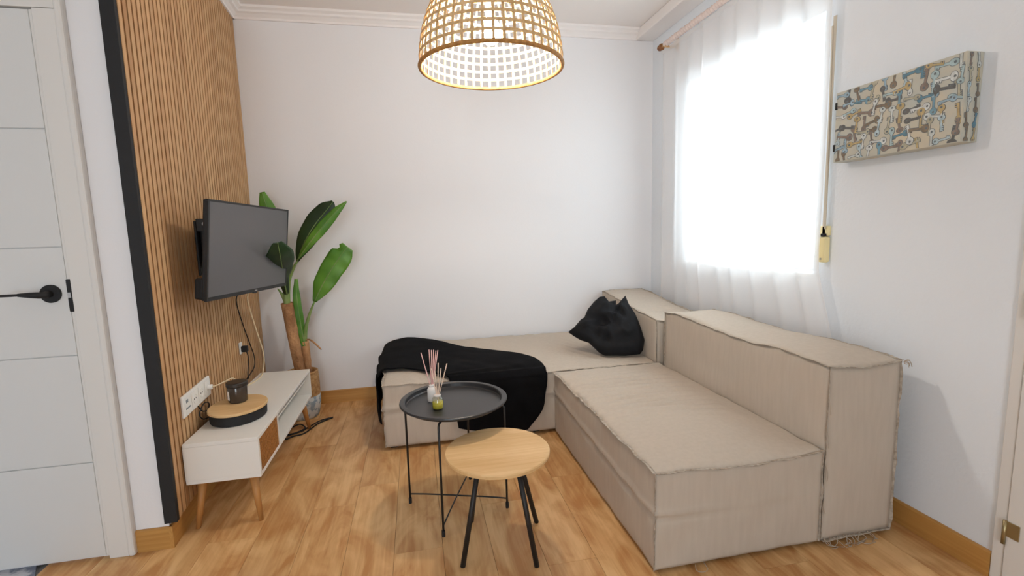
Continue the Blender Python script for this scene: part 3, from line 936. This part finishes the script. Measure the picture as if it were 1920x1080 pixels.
G().tube(catmull([(-0.765, 3.36, 0.53), (-0.73, 3.33, 0.545), (-0.69, 3.31, 0.52), (-0.650, 3.30, 0.475)], 12), [0.004, 0.0045, 0.005, 0.005, 0.0055, 0.006, 0.0055, 0.006, 0.006, 0.006, 0.005, 0.003], 8).build('dry_stalk', M_trunk, bp_, smooth=True)

# ------------------------------------------------------------------ sofa


class Soft:
    """upholstered block: lattice box whose faces bulge and wrinkle"""

    def __init__(s, x0, x1, y0, y1, z0, z1, step=0.025, bulge=(0.012, 0.012, 0.012), wr=0.003, seed=0.0, zfun=None, post=None):
        s.d = (x0, x1, y0, y1, z0, z1)
        s.n = [max(4, round((b - a) / step)) for a, b in ((x0, x1), (y0, y1), (z0, z1))]
        s.bulge, s.wr, s.seed, s.zfun, s.post = bulge, wr, seed, zfun, post

    def pos(s, i, j, k):
        x0, x1, y0, y1, z0, z1 = s.d
        nx, ny, nz = s.n
        u, v, w = i / nx, j / ny, k / nz
        x, y, z = x0 + (x1 - x0) * u, y0 + (y1 - y0) * v, z0 + (z1 - z0) * w

        def bl(a, b): return (max(0, 4 * a * (1 - a)) * max(0, 4 * b * (1 - b))) ** 0.4
        b = s.bulge
        n1 = nzv(x * 3.1 + s.seed, y * 3.1, z * 3.1) + 0.5 * nzv(x * 8 + s.seed, y * 8, z * 8)
        px, py, pz = x, y, z
        if i in (0, nx): px += (1 if i else -1) * (b[0] * bl(v, w) + s.wr * n1 * bl(v, w) * 1.5)
        if j in (0, ny): py += (1 if j else -1) * (b[1] * bl(u, w) + s.wr * n1 * bl(u, w) * 1.5)
        if k == nz: pz += b[2] * bl(u, v) + s.wr * n1 * bl(u, v)
        if k == nz and s.zfun: pz += s.zfun(x, y)
        elif s.zfun and w > 0: pz += s.zfun(x, y) * w
        e = 0.004 * nzv(x * 11 + s.seed, y * 11, z * 11)
        p = Vector((px + e, py + e, pz + (e if k else 0)))
        return s.post(p, x, y, z) if s.post else p

    def mesh(s):
        nx, ny, nz = s.n
        idx, vs, fs = {}, [], []

        def V(i, j, k):
            if (i, j, k) not in idx:
                idx[(i, j, k)] = len(vs)
                vs.append(s.pos(i, j, k))
            return idx[(i, j, k)]
        for i in range(nx):
            for j in range(ny):
                for k in (0, nz):
                    fs.append((V(i, j, k), V(i + 1, j, k), V(i + 1, j + 1, k), V(i, j + 1, k)))
        for i in range(nx):
            for k in range(nz):
                for j in (0, ny):
                    fs.append((V(i, j, k), V(i + 1, j, k), V(i + 1, j, k + 1), V(i, j, k + 1)))
        for j in range(ny):
            for k in range(nz):
                for i in (0, nx):
                    fs.append((V(i, j, k), V(i, j + 1, k), V(i, j + 1, k + 1), V(i, j, k + 1)))
        g_ = G(); g_.add(vs, fs)
        return g_

    def seam(s, axis, a, b, parent, w=0.011, drop=0.4, seed=0.0):
        """raw fabric edge along the box edge parallel to axis; a, b (0/1) choose which edge"""
        nx, ny, nz = s.n
        pts, outs = [], []
        rng = {'x': nx, 'y': ny, 'z': nz}[axis]
        for t in range(rng + 1):
            if axis == 'x':
                ijk = (t, ny * a, nz * b); out = Vector((0, 1 if a else -1, (1 if b else -1) * drop))
            elif axis == 'y':
                ijk = (nx * a, t, nz * b); out = Vector((1 if a else -1, 0, (1 if b else -1) * drop))
            else:
                ijk = (nx * a, ny * b, t); out = Vector((1 if a else -1, 1 if b else -1, 0))
            pts.append(s.pos(*ijk)); outs.append(out.normalized())
        P = catmull(pts, rng * 3 + 1)
        rows_ = [[], [], []]
        for i, p in enumerate(P):
            o_ = outs[min(i // 3, rng)]
            li = p.length * 0 + (p.x + p.y + p.z) * 40
            ww = w * (0.75 + 0.7 * nzv(li * 0.35, seed, 1.7) + 0.25 * nzv(li * 1.7, seed, 5.1))
            ww = max(ww, 0.003)
            wave = Vector((nzv(li * 0.3, seed, 9), nzv(li * 0.3, seed, 19), nzv(li * 0.3, seed, 29))) * 0.004
            rows_[0].append(p - o_ * 0.003)
            rows_[1].append(p + o_ * ww * 0.5 + wave * 0.5)
            rows_[2].append(p + o_ * ww + wave)
        return G().grid(rows_).build('raw_seam', M_seam, parent, smooth=True, solid=0.0022, fix=False)


def crease(p, x, y, z, zc=0.205, amp=0.007, wdt=0.012):
    """horizontal tuck running round the seat block"""
    return p


SXA, SXB, SXC, SYA, SYB_ = 0.778, 1.462, 1.790, 1.436, 2.668


def tuck(z, zt):
    """fold of loose cover: cloth above hangs a little over the cloth below"""
    d = (z - zt) / 0.013
    return 0.009 * math.exp(-(d - 1.0) ** 2) - 0.008 * math.exp(-(d + 0.6) ** 2)


def post_main(p, x, y, z):
    if 0.03 < z < 0.36 and (x < SXA + 0.01 or y < SYA + 0.01):
        zt = 0.215 + 0.05 * (y - SYA) / 1.2 + 0.012 * nzv(x * 3, y * 3, 3)
        k = tuck(z, zt)
        if x < SXA + 0.01: p.x -= k
        if y < SYA + 0.01: p.y -= k * max(0.15, 1 - (x - SXA) / 0.35)
    return p


def top_wave(x, y):
    # rucks running across the seat and a slightly sagging near edge
    m_ = max(0.0, 1 - ((y - 2.16) / 0.36) ** 2) * max(0.0, 1 - ((x - 1.06) / 0.32) ** 2)
    ph = y * 92 + 3.0 * nzv(x * 2.5, y * 2.5) + x * 7
    r = 0.0100 * (math.sin(ph) + 0.45 * math.sin(2 * ph + 0.8)) * m_ ** 0.6 * max(0.1, 0.7 + 0.9 * nzv(x * 5, y * 7, 2))
    r += 0.004 * nzv(x * 3.5, y * 5, 6)
    e = -0.012 * max(0, 1 - (y - SYA) / 0.12) * (1 - abs(2 * (x - SXA) / (SXB - SXA) - 1)) + 0.010 * max(0, 1 - (y - SYA) / 0.10) * nzv(x * 9, 4.2)
    return r + e


sm = thing('sofa_module', 'beige linen sofa seat with a long backrest along the window wall', 'sofa', (1.28, 2.05, 0), 'sectional sofa pieces')
seat = Soft(SXA, SXB, SYA, SYB_, 0.018, 0.383, 0.0125, (0.008, 0.008, 0.022), 0.003, 1.0, top_wave, post_main)
so = seat.mesh().build('seat', M_fabric, sm, smooth=True)
seat.seam('x', 0, 1, so, 0.018, 0.15, 1); seat.seam('y', 0, 1, so, 0.017, 0.15, 2)
seat.seam('z', 0, 0, so, 0.009, 0, 3); seat.seam('z', 1, 0, so, 0.008, 0, 4)


def back_sag(x, y):
    u = (y - SYA) / (2.625 - SYA)
    return 0.010 * math.sin(u * 9) * (0.5 + 0.5 * u) + 0.012 * nzv(x * 5, y * 4) - 0.012 * max(0, 1 - (y - SYA) / 0.08) * (1 - abs((x - 1.62) / 0.17))


bk = Soft(1.474, SXC, SYA, 2.622, 0.020, 0.708, 0.022, (0.010, 0.010, 0.012), 0.004, 4.0, back_sag)
bo = bk.mesh().build('backrest', M_fabric, sm, smooth=True)
bk.seam('x', 0, 1, bo, 0.017, 0.15, 11); bk.seam('y', 0, 1, bo, 0.013, 0.3, 12); bk.seam('y', 1, 1, bo, 0.009, 0.2, 13)
bk.seam('z', 0, 0, bo, 0.014, 0, 14); bk.seam('z', 1, 0, bo, 0.009, 0, 15); bk.seam('x', 0, 0, bo, 0.012, 0.2, 16); bk.seam('z', 0, 1, bo, 0.006, 0, 17)
for fx in (0.79, 1.42):
    for fy in (1.46, 2.60):
        G().box(fx, fx + 0.04, fy, fy + 0.04, 0, 0.022).build('foot', M_blackmatt, sm)
for fx, fy in ((1.50, 1.47), (1.72, 1.47), (1.50, 2.54), (1.72, 2.54)):
    G().box(fx, fx + 0.04, fy, fy + 0.04, 0, 0.024).build('foot', M_blackmatt, sm)
random.seed(5)
thr = [[(0.935, 1.428, 0.02), (0.93, 1.415, 0.006), (0.95, 1.405, 0.003), (0.972, 1.41, 0.006), (0.968, 1.428, 0.02)]]
for k in range(14):
    x_ = 1.475 + 0.016 * k + random.uniform(-.01, .01)
    thr.append([(x_, 1.428, 0.03), (x_ + random.uniform(-.02, .03), 1.415, 0.010), (x_ + random.uniform(-.03, .05), 1.405 + random.uniform(-.012, .006), 0.003), (x_ + random.uniform(-.02, .07), 1.41 + random.uniform(-.015, .01), 0.004)])
for k in range(5):
    thr.append([(1.795, 1.43, 0.70), (1.80 + .004 * k, 1.425, 0.70 + random.uniform(-.01, .01)), (1.815 + random.uniform(-.008, .008), 1.42, 0.695 + random.uniform(-.02, .015))])
for k in range(4):
    z_ = 0.2 + 0.13 * k
    thr.append([(1.466, 1.425, z_), (1.462 + random.uniform(-.006, .006), 1.415, z_ - 0.03), (1.468, 1.418, z_ - 0.06)])
for t_ in thr:
    G().tube(catmull(t_, 10), 0.0013, 5).build('loose_thread', M_thread, sm, smooth=True)

# chaise piece along the back wall with its own backrest
CX0, CYF = -0.222, 2.682


def chaise_z(x, y):
    return 0.028 * (y - CYF) / 0.9 + -0.012 * (1 - abs(math.sin(x * 40 + y * 26 + 3 * nzv(x * 2, y * 2)))) ** 2.2 * max(0, nzv(x * 2.2, y * 2.2 + 3) + 0.25) + 0.004 * nzv(x * 3, y * 4, 1)


def post_chaise(p, x, y, z):
    if 0.03 < z < 0.36 and (x < CX0 + 0.01 or y < CYF + 0.01):
        k = tuck(z, 0.238 + 0.006 * nzv(x * 4, y * 4, 3))
        if x < CX0 + 0.01: p.x -= k
        if y < CYF + 0.01: p.y -= k
    return p


ch = thing('chaise_module', 'beige linen chaise seat along the back wall with a low corner backrest', 'sofa', (0.6, 3.1, 0), 'sectional sofa pieces')
cs = Soft(CX0, 1.446, CYF, 3.585, 0.022, 0.382, 0.015, (0.010, 0.008, 0.016), 0.003, 8.0, chaise_z, post_chaise)
co = cs.mesh().build('seat', M_fabric, ch, smooth=True)
cs.seam('x', 0, 1, co, 0.012, 0.15, 21); cs.seam('y', 0, 1, co, 0.012, 0.15, 22); cs.seam('z', 0, 0, co, 0.007, 0, 23)


def back2_z(x, y):
    u = (y - 2.70) / 0.88
    return 0.070 * min(1, max(0, u)) ** 0.6 - 0.012 * math.sin(u * 5) - 0.018 * (1 - abs((x - 1.62) / 0.17)) * (u < 0.3)


cb = Soft(1.458, 1.788, 2.695, 3.580, 0.022, 0.645, 0.024, (0.012, 0.006, 0.010), 0.005, 12.0, back2_z)
cbo = cb.mesh().build('backrest', M_fabric, ch, smooth=True)
cb.seam('y', 0, 1, cbo, 0.010, 0.3, 31); cb.seam('y', 1, 1, cbo, 0.012, 0.5, 32); cb.seam('x', 0, 1, cbo, 0.010, 0.3, 33); cb.seam('z', 0, 0, cbo, 0.010, 0, 34); cb.seam('x', 1, 1, cbo, 0.008, 0.5, 35)
for fx in (-0.20, 0.65, 1.38, 1.5, 1.73):
    for fy in (2.72, 3.52):
        G().box(fx, fx + 0.04, fy, fy + 0.04, 0, 0.026).build('foot', M_blackmatt, ch)

# ------------------------------------------------------------------ black throw on the chaise
tp = 0.382 + 0.016


def ctop(x, y):
    return 0.399 + 0.030 * (y - CYF) / 0.9


ctrl = [  # lines running from the hanging left end to the front right corner, back edge first
    [(-0.262, 3.50, 0.20), (-0.262, 3.50, 0.34), (-0.245, 3.52, 0.425), (-0.12, 3.575, 0.452), (0.04, 3.52, 0.446), (0.33, 3.22, 0.432), (0.655, 2.94, 0.424), (0.722, 2.78, 0.418), (0.730, 2.664, 0.370), (0.712, 2.650, 0.26), (0.690, 2.648, 0.17), (0.60, 2.646, 0.055)],
    [(-0.270, 3.32, 0.13), (-0.272, 3.32, 0.30), (-0.250, 3.33, 0.420), (-0.10, 3.36, 0.440), (0.05, 3.32, 0.436), (0.28, 3.08, 0.428), (0.54, 2.85, 0.420), (0.60, 2.74, 0.414), (0.612, 2.660, 0.370), (0.60, 2.644, 0.26), (0.585, 2.640, 0.16), (0.52, 2.638, 0.055)],
    [(-0.268, 3.14, 0.10), (-0.272, 3.15, 0.27), (-0.250, 3.15, 0.415), (-0.10, 3.16, 0.430), (0.05, 3.13, 0.426), (0.22, 2.97, 0.420), (0.40, 2.78, 0.415), (0.44, 2.72, 0.411), (0.455, 2.660, 0.368), (0.45, 2.646, 0.26), (0.44, 2.642, 0.16), (0.41, 2.640, 0.060)],
    [(-0.262, 2.98, 0.08), (-0.266, 2.99, 0.25), (-0.248, 3.00, 0.408), (-0.13, 2.99, 0.422), (0.00, 2.96, 0.418), (0.13, 2.86, 0.415), (0.25, 2.75, 0.411), (0.29, 2.71, 0.408), (0.30, 2.660, 0.366), (0.30, 2.646, 0.26), (0.30, 2.642, 0.17), (0.29, 2.640, 0.085)],
    [(-0.250, 2.86, 0.09), (-0.256, 2.88, 0.24), (-0.246, 2.90, 0.402), (-0.16, 2.905, 0.416), (-0.05, 2.87, 0.412), (0.05, 2.79, 0.410), (0.11, 2.72, 0.408), (0.14, 2.695, 0.404), (0.16, 2.660, 0.365), (0.17, 2.646, 0.27), (0.18, 2.642, 0.19), (0.19, 2.640, 0.115)],
]
NU, NV = 90, 40
lines = [catmull(c, NU) for c in ctrl]
rows = []
for i in range(NU):
    cross = catmull([l[i] for l in lines], NV)
    row = []
    for j, p in enumerate(cross):
        q = p.copy()
        wv = 0.006 * nzv(q.x * 6, q.y * 6, q.z * 6) + 0.003 * nzv(q.x * 16, q.y * 16, q.z * 16)
        if q.z > 0.385:
            q.z += wv * 1.2 + 0.004
            if CX0 < q.x < 1.4 and q.y > CYF: q.z = max(q.z, ctop(q.x, q.y) + 0.007)
        elif q.y < 2.70:
            q.y -= 0.006 + abs(wv) + 0.006 * math.sin(q.x * 40 + 2 * nzv(q.x * 5, q.z * 5)) * min(1, (0.385 - q.z) * 8) ** 1
            q.y = min(q.y, 2.652)
        else:
            q.x -= 0.004 + abs(wv) + 0.010 * (0.5 + 0.5 * math.sin(q.y * 30 + q.z * 5))
            q.x = min(q.x, -0.244)
        row.append(q)
    rows.append(row)
bl = G().grid(rows).build('throw_blanket', M_throw, None, smooth=True, solid=0.008, fix=False)
tag(bl, 'black fleece throw draped over the end of the chaise', 'blanket')

# ------------------------------------------------------------------ crumpled black cushion
outline = [(0.977, 3.006, 0.542), (1.026, 3.016, 0.572), (1.079, 3.037, 0.616), (1.105, 3.039, 0.628), (1.141, 3.069, 0.677), (1.197, 3.092, 0.724), (1.241, 3.103, 0.753), (1.269, 3.095, 0.755), (1.291, 3.062, 0.723), (1.342, 3.052, 0.731), (1.333, 3.032, 0.703), (1.353, 3.033, 0.712), (1.381, 3.043, 0.734), (1.412, 3.054, 0.759), (1.417, 3.009, 0.707), (1.437, 2.953, 0.648), (1.44, 2.906, 0.6), (1.44, 2.863, 0.551), (1.44, 2.822, 0.496), (1.412, 2.785, 0.44), (1.385, 2.774, 0.416), (1.294, 2.793, 0.408), (1.166, 2.83, 0.408), (1.138, 2.858, 0.425), (1.091, 2.919, 0.48), (1.045, 2.945, 0.494), (1.01, 2.974, 0.516)]
O_ = [Vector(p) for p in outline]
cen = Vector((1.255, 2.93, 0.565))
nrm = Vector((-0.23, -0.744, 0.627))
vb = nrm.normalized()
nO = 108
ring0 = []
for k in range(nO):
    t_ = k / nO * len(O_)
    a_, u_ = O_[int(t_)], t_ - int(t_)
    ring0.append(a_.lerp(O_[(int(t_) + 1) % len(O_)], u_))
rings = 12
vs, fs = [], []
for sgn in (1, -1):
    base = len(vs)
    for i in range(rings + 1):
        q = i / rings
        for k in range(nO):
            p = cen + (ring0[k] - cen) * (1 - q)
            th = (1 - (1 - q) ** 2.2) ** 0.5
            f1 = 1.2 * nzv(p.x * 8 + 2 * nzv(p.y * 5, p.z * 5), p.z * 8, sgn * 3.0) + 0.5 * nzv(p.x * 17, p.z * 17, 4.0)
            crz = 0.030 * (1 - abs(math.sin(p.x * 17 + p.z * 9 + 3 * nzv(p.x * 4, p.z * 4, 2)))) * th
            rg = abs(nzv(p.x * 9 + 1.5 * f1 * 0.2, p.z * 9 + p.y * 5, 7.0))
            t_ = (0.078 if sgn > 0 else 0.055) * th + (0.030 * f1 - crz + 0.07 * (0.25 - rg)) * (th if sgn > 0 else th * 0.3)
            vs.append(p + vb * sgn * max(t_, 0.0))
    for i in range(rings):
        for k in range(nO):
            a, b = base + i * nO + k, base + i * nO + (k + 1) % nO
            fs.append((a, b, b + nO, a + nO) if sgn > 0 else (a + nO, b + nO, b, a))
vs = [Vector((v.x, v.y, max(v.z, ctop(v.x, v.y) + 0.006))) for v in vs]
vs = [Vector((min(v.x, 1.440), v.y, v.z)) for v in vs]
gp = G().add(vs, fs)
cu = gp.build('cushion', M_pillow, None, smooth=True)
b_ = bmesh.new(); b_.from_mesh(cu.data)
bmesh.ops.remove_doubles(b_, verts=b_.verts, dist=0.0006)
b_.to_mesh(cu.data); b_.free()
tag(cu, 'crumpled black cushion leaning on the chaise corner backrest', 'cushion')

# ------------------------------------------------------------------ black tray table
TX, TY = 0.132, 2.046
tr_ = thing('tray_table', 'round black metal tray table on thin rod legs', 'side table', (TX, TY, 0))
TZ = 0.507
prof_t = [(0.200, -0.022), (0.206, -0.0215), (0.2095, -0.017), (0.2115, -0.003), (0.2145, 0.0), (0.232, 0.0), (0.2355, -0.002), (0.2365, -0.006), (0.2345, -0.0085), (0.231, -0.0045), (0.216, -0.0045), (0.2135, -0.018), (0.2095, -0.0245), (0.203, -0.0255)]
g = G().lathe([(0.0005, -0.022)] + prof_t + [(0.0005, -0.0255)], (TX, TY, TZ), 80, close=False)
g.build('tray', M_tray, tr_, smooth=False, bevel=0.0)
legs = [(-0.079, 2.114), (0.053, 1.834), (0.342, 1.972), (0.211, 2.259)]
for lx, ly in legs:
    dx, dy = lx - TX, ly - TY
    l_ = math.hypot(dx, dy)
    ux, uy = dx / l_, dy / l_
    G().tube([(TX + ux * 0.2255, TY + uy * 0.2255, 0.012), (TX + ux * 0.2255, TY + uy * 0.2255, TZ - 0.040), (TX + ux * 0.218, TY + uy * 0.218, TZ - 0.0295), (TX + ux * 0.19, TY + uy * 0.19, TZ - 0.0295)], 0.0048, 10).build('leg', M_black, tr_, smooth=True)
    G().tube([(TX + ux * 0.2255, TY + uy * 0.2255, 0.0), (TX + ux * 0.2255, TY + uy * 0.2255, 0.026)], 0.0072, 12).build('foot_cap', M_blackmatt, tr_, smooth=False)
    G().tube([(TX + ux * 0.190, TY + uy * 0.190, TZ - 0.0295), (TX - ux * 0.0, TY - uy * 0.0, TZ - 0.0295)], 0.004, 8).build('support_bar', M_black, tr_)
for a, b, dz in ((0, 2, 0.0), (1, 3, 0.006)):
    pa, pb = legs[a], legs[b]
    G().tube(catmull([(pa[0], pa[1], 0.045), ((pa[0] * .6 + TX * .4), (pa[1] * .6 + TY * .4), 0.047 + dz * .6), (TX, TY, 0.046 + dz * 1.2), ((pb[0] * .6 + TX * .4), (pb[1] * .6 + TY * .4), 0.047 + dz * .6), (pb[0], pb[1], 0.045)], 24), 0.0033, 8).build('brace', M_black, tr_, smooth=True)

# reed diffusers on the tray
ZT = TZ - 0.022


def diffuser(name, label, x, y, body_r, body_h, m_body, oil, reeds, m_reed, group=None):
    t_ = thing(name, label, 'diffuser', (x, y, ZT))
    bh = body_h
    G().lathe([(body_r * 0.92, 0.0), (body_r, 0.004), (body_r, bh * 0.72), (body_r * 0.8, bh * 0.84), (body_r * 0.5, bh * 0.9), (body_r * 0.5, bh), (body_r * 0.42, bh)], (x, y, ZT), 24, close=False).build('bottle', m_body, t_, smooth=True)
    G().lathe([(body_r * 0.56, bh * 0.9), (body_r * 0.6, bh * 0.92), (body_r * 0.6, bh * 1.0), (body_r * 0.5, bh * 1.02)], (x, y, ZT), 20).build('collar', M_label, t_, smooth=True)
    if oil:
        G().lathe([(body_r * 0.86, 0.003), (body_r * 0.92, 0.006), (body_r * 0.92, bh * oil), (0.001, bh * oil)], (x, y, ZT), 24).build('oil', M_oil, t_, smooth=True)
    for ex, ey, ez in reeds:
        G().tube([(x - ex * 0.12, y - ey * 0.12, ZT + bh * 0.25), (x + ex, y + ey, ZT + ez)], 0.0021, 7).build('reed', m_reed, t_, smooth=True)
    return t_


d_a = diffuser('reed_diffuser', 'small glass reed diffuser with yellow oil on the black tray', 0.060, 1.992, 0.0245, 0.062, M_clear, 0.52,
               [(0.046, 0.0, 0.195), (0.010, 0.012, 0.197), (0.020, -0.01, 0.180), (-0.02, 0.01, 0.176), (-0.006, -0.008, 0.170)], M_reedw)
d_b = diffuser('reed_diffuser', 'white bottle reed diffuser with tall pink reeds behind the glass one', 0.040, 2.095, 0.021, 0.075, M_label, 0,
               [(-0.040, 0.01, 0.222), (-0.004, 0.014, 0.232), (0.006, -0.004, 0.234), (0.016, 0.006, 0.232), (0.026, 0.012, 0.226), (0.034, 0.0, 0.230), (-0.022, -0.01, 0.15)], M_reed)

# ------------------------------------------------------------------ wooden side table
RX, RY, RZ = 0.270, 1.722, 0.402
wt = thing('round_table', 'small round table with oak top and four slanted black legs', 'side table', (RX, RY, 0))
G().lathe([(0.195, -0.018), (0.2005, -0.014), (0.2015, -0.004), (0.199, 0.0)], (RX, RY, RZ), 80).build('tabletop', M_tabletop, wt)
for (fx, fy), (tx, ty) in zip([(0.112, 1.640), (0.380, 1.576), (0.445, 1.836), (0.175, 1.906)], [(0.190, 1.668), (0.328, 1.640), (0.352, 1.772), (0.212, 1.806)]):
    G().tube([(fx, fy, 0.0), (tx, ty, RZ - 0.0185)], 0.0098, 14).build('leg', M_black, wt, smooth=True)
G().tube([(0.190, 1.668, RZ - 0.027), (0.352, 1.772, RZ - 0.027)], 0.008, 10).build('stretcher', M_black, wt)
G().tube([(0.328, 1.640, RZ - 0.027), (0.212, 1.806, RZ - 0.027)], 0.008, 10).build('stretcher', M_black, wt)
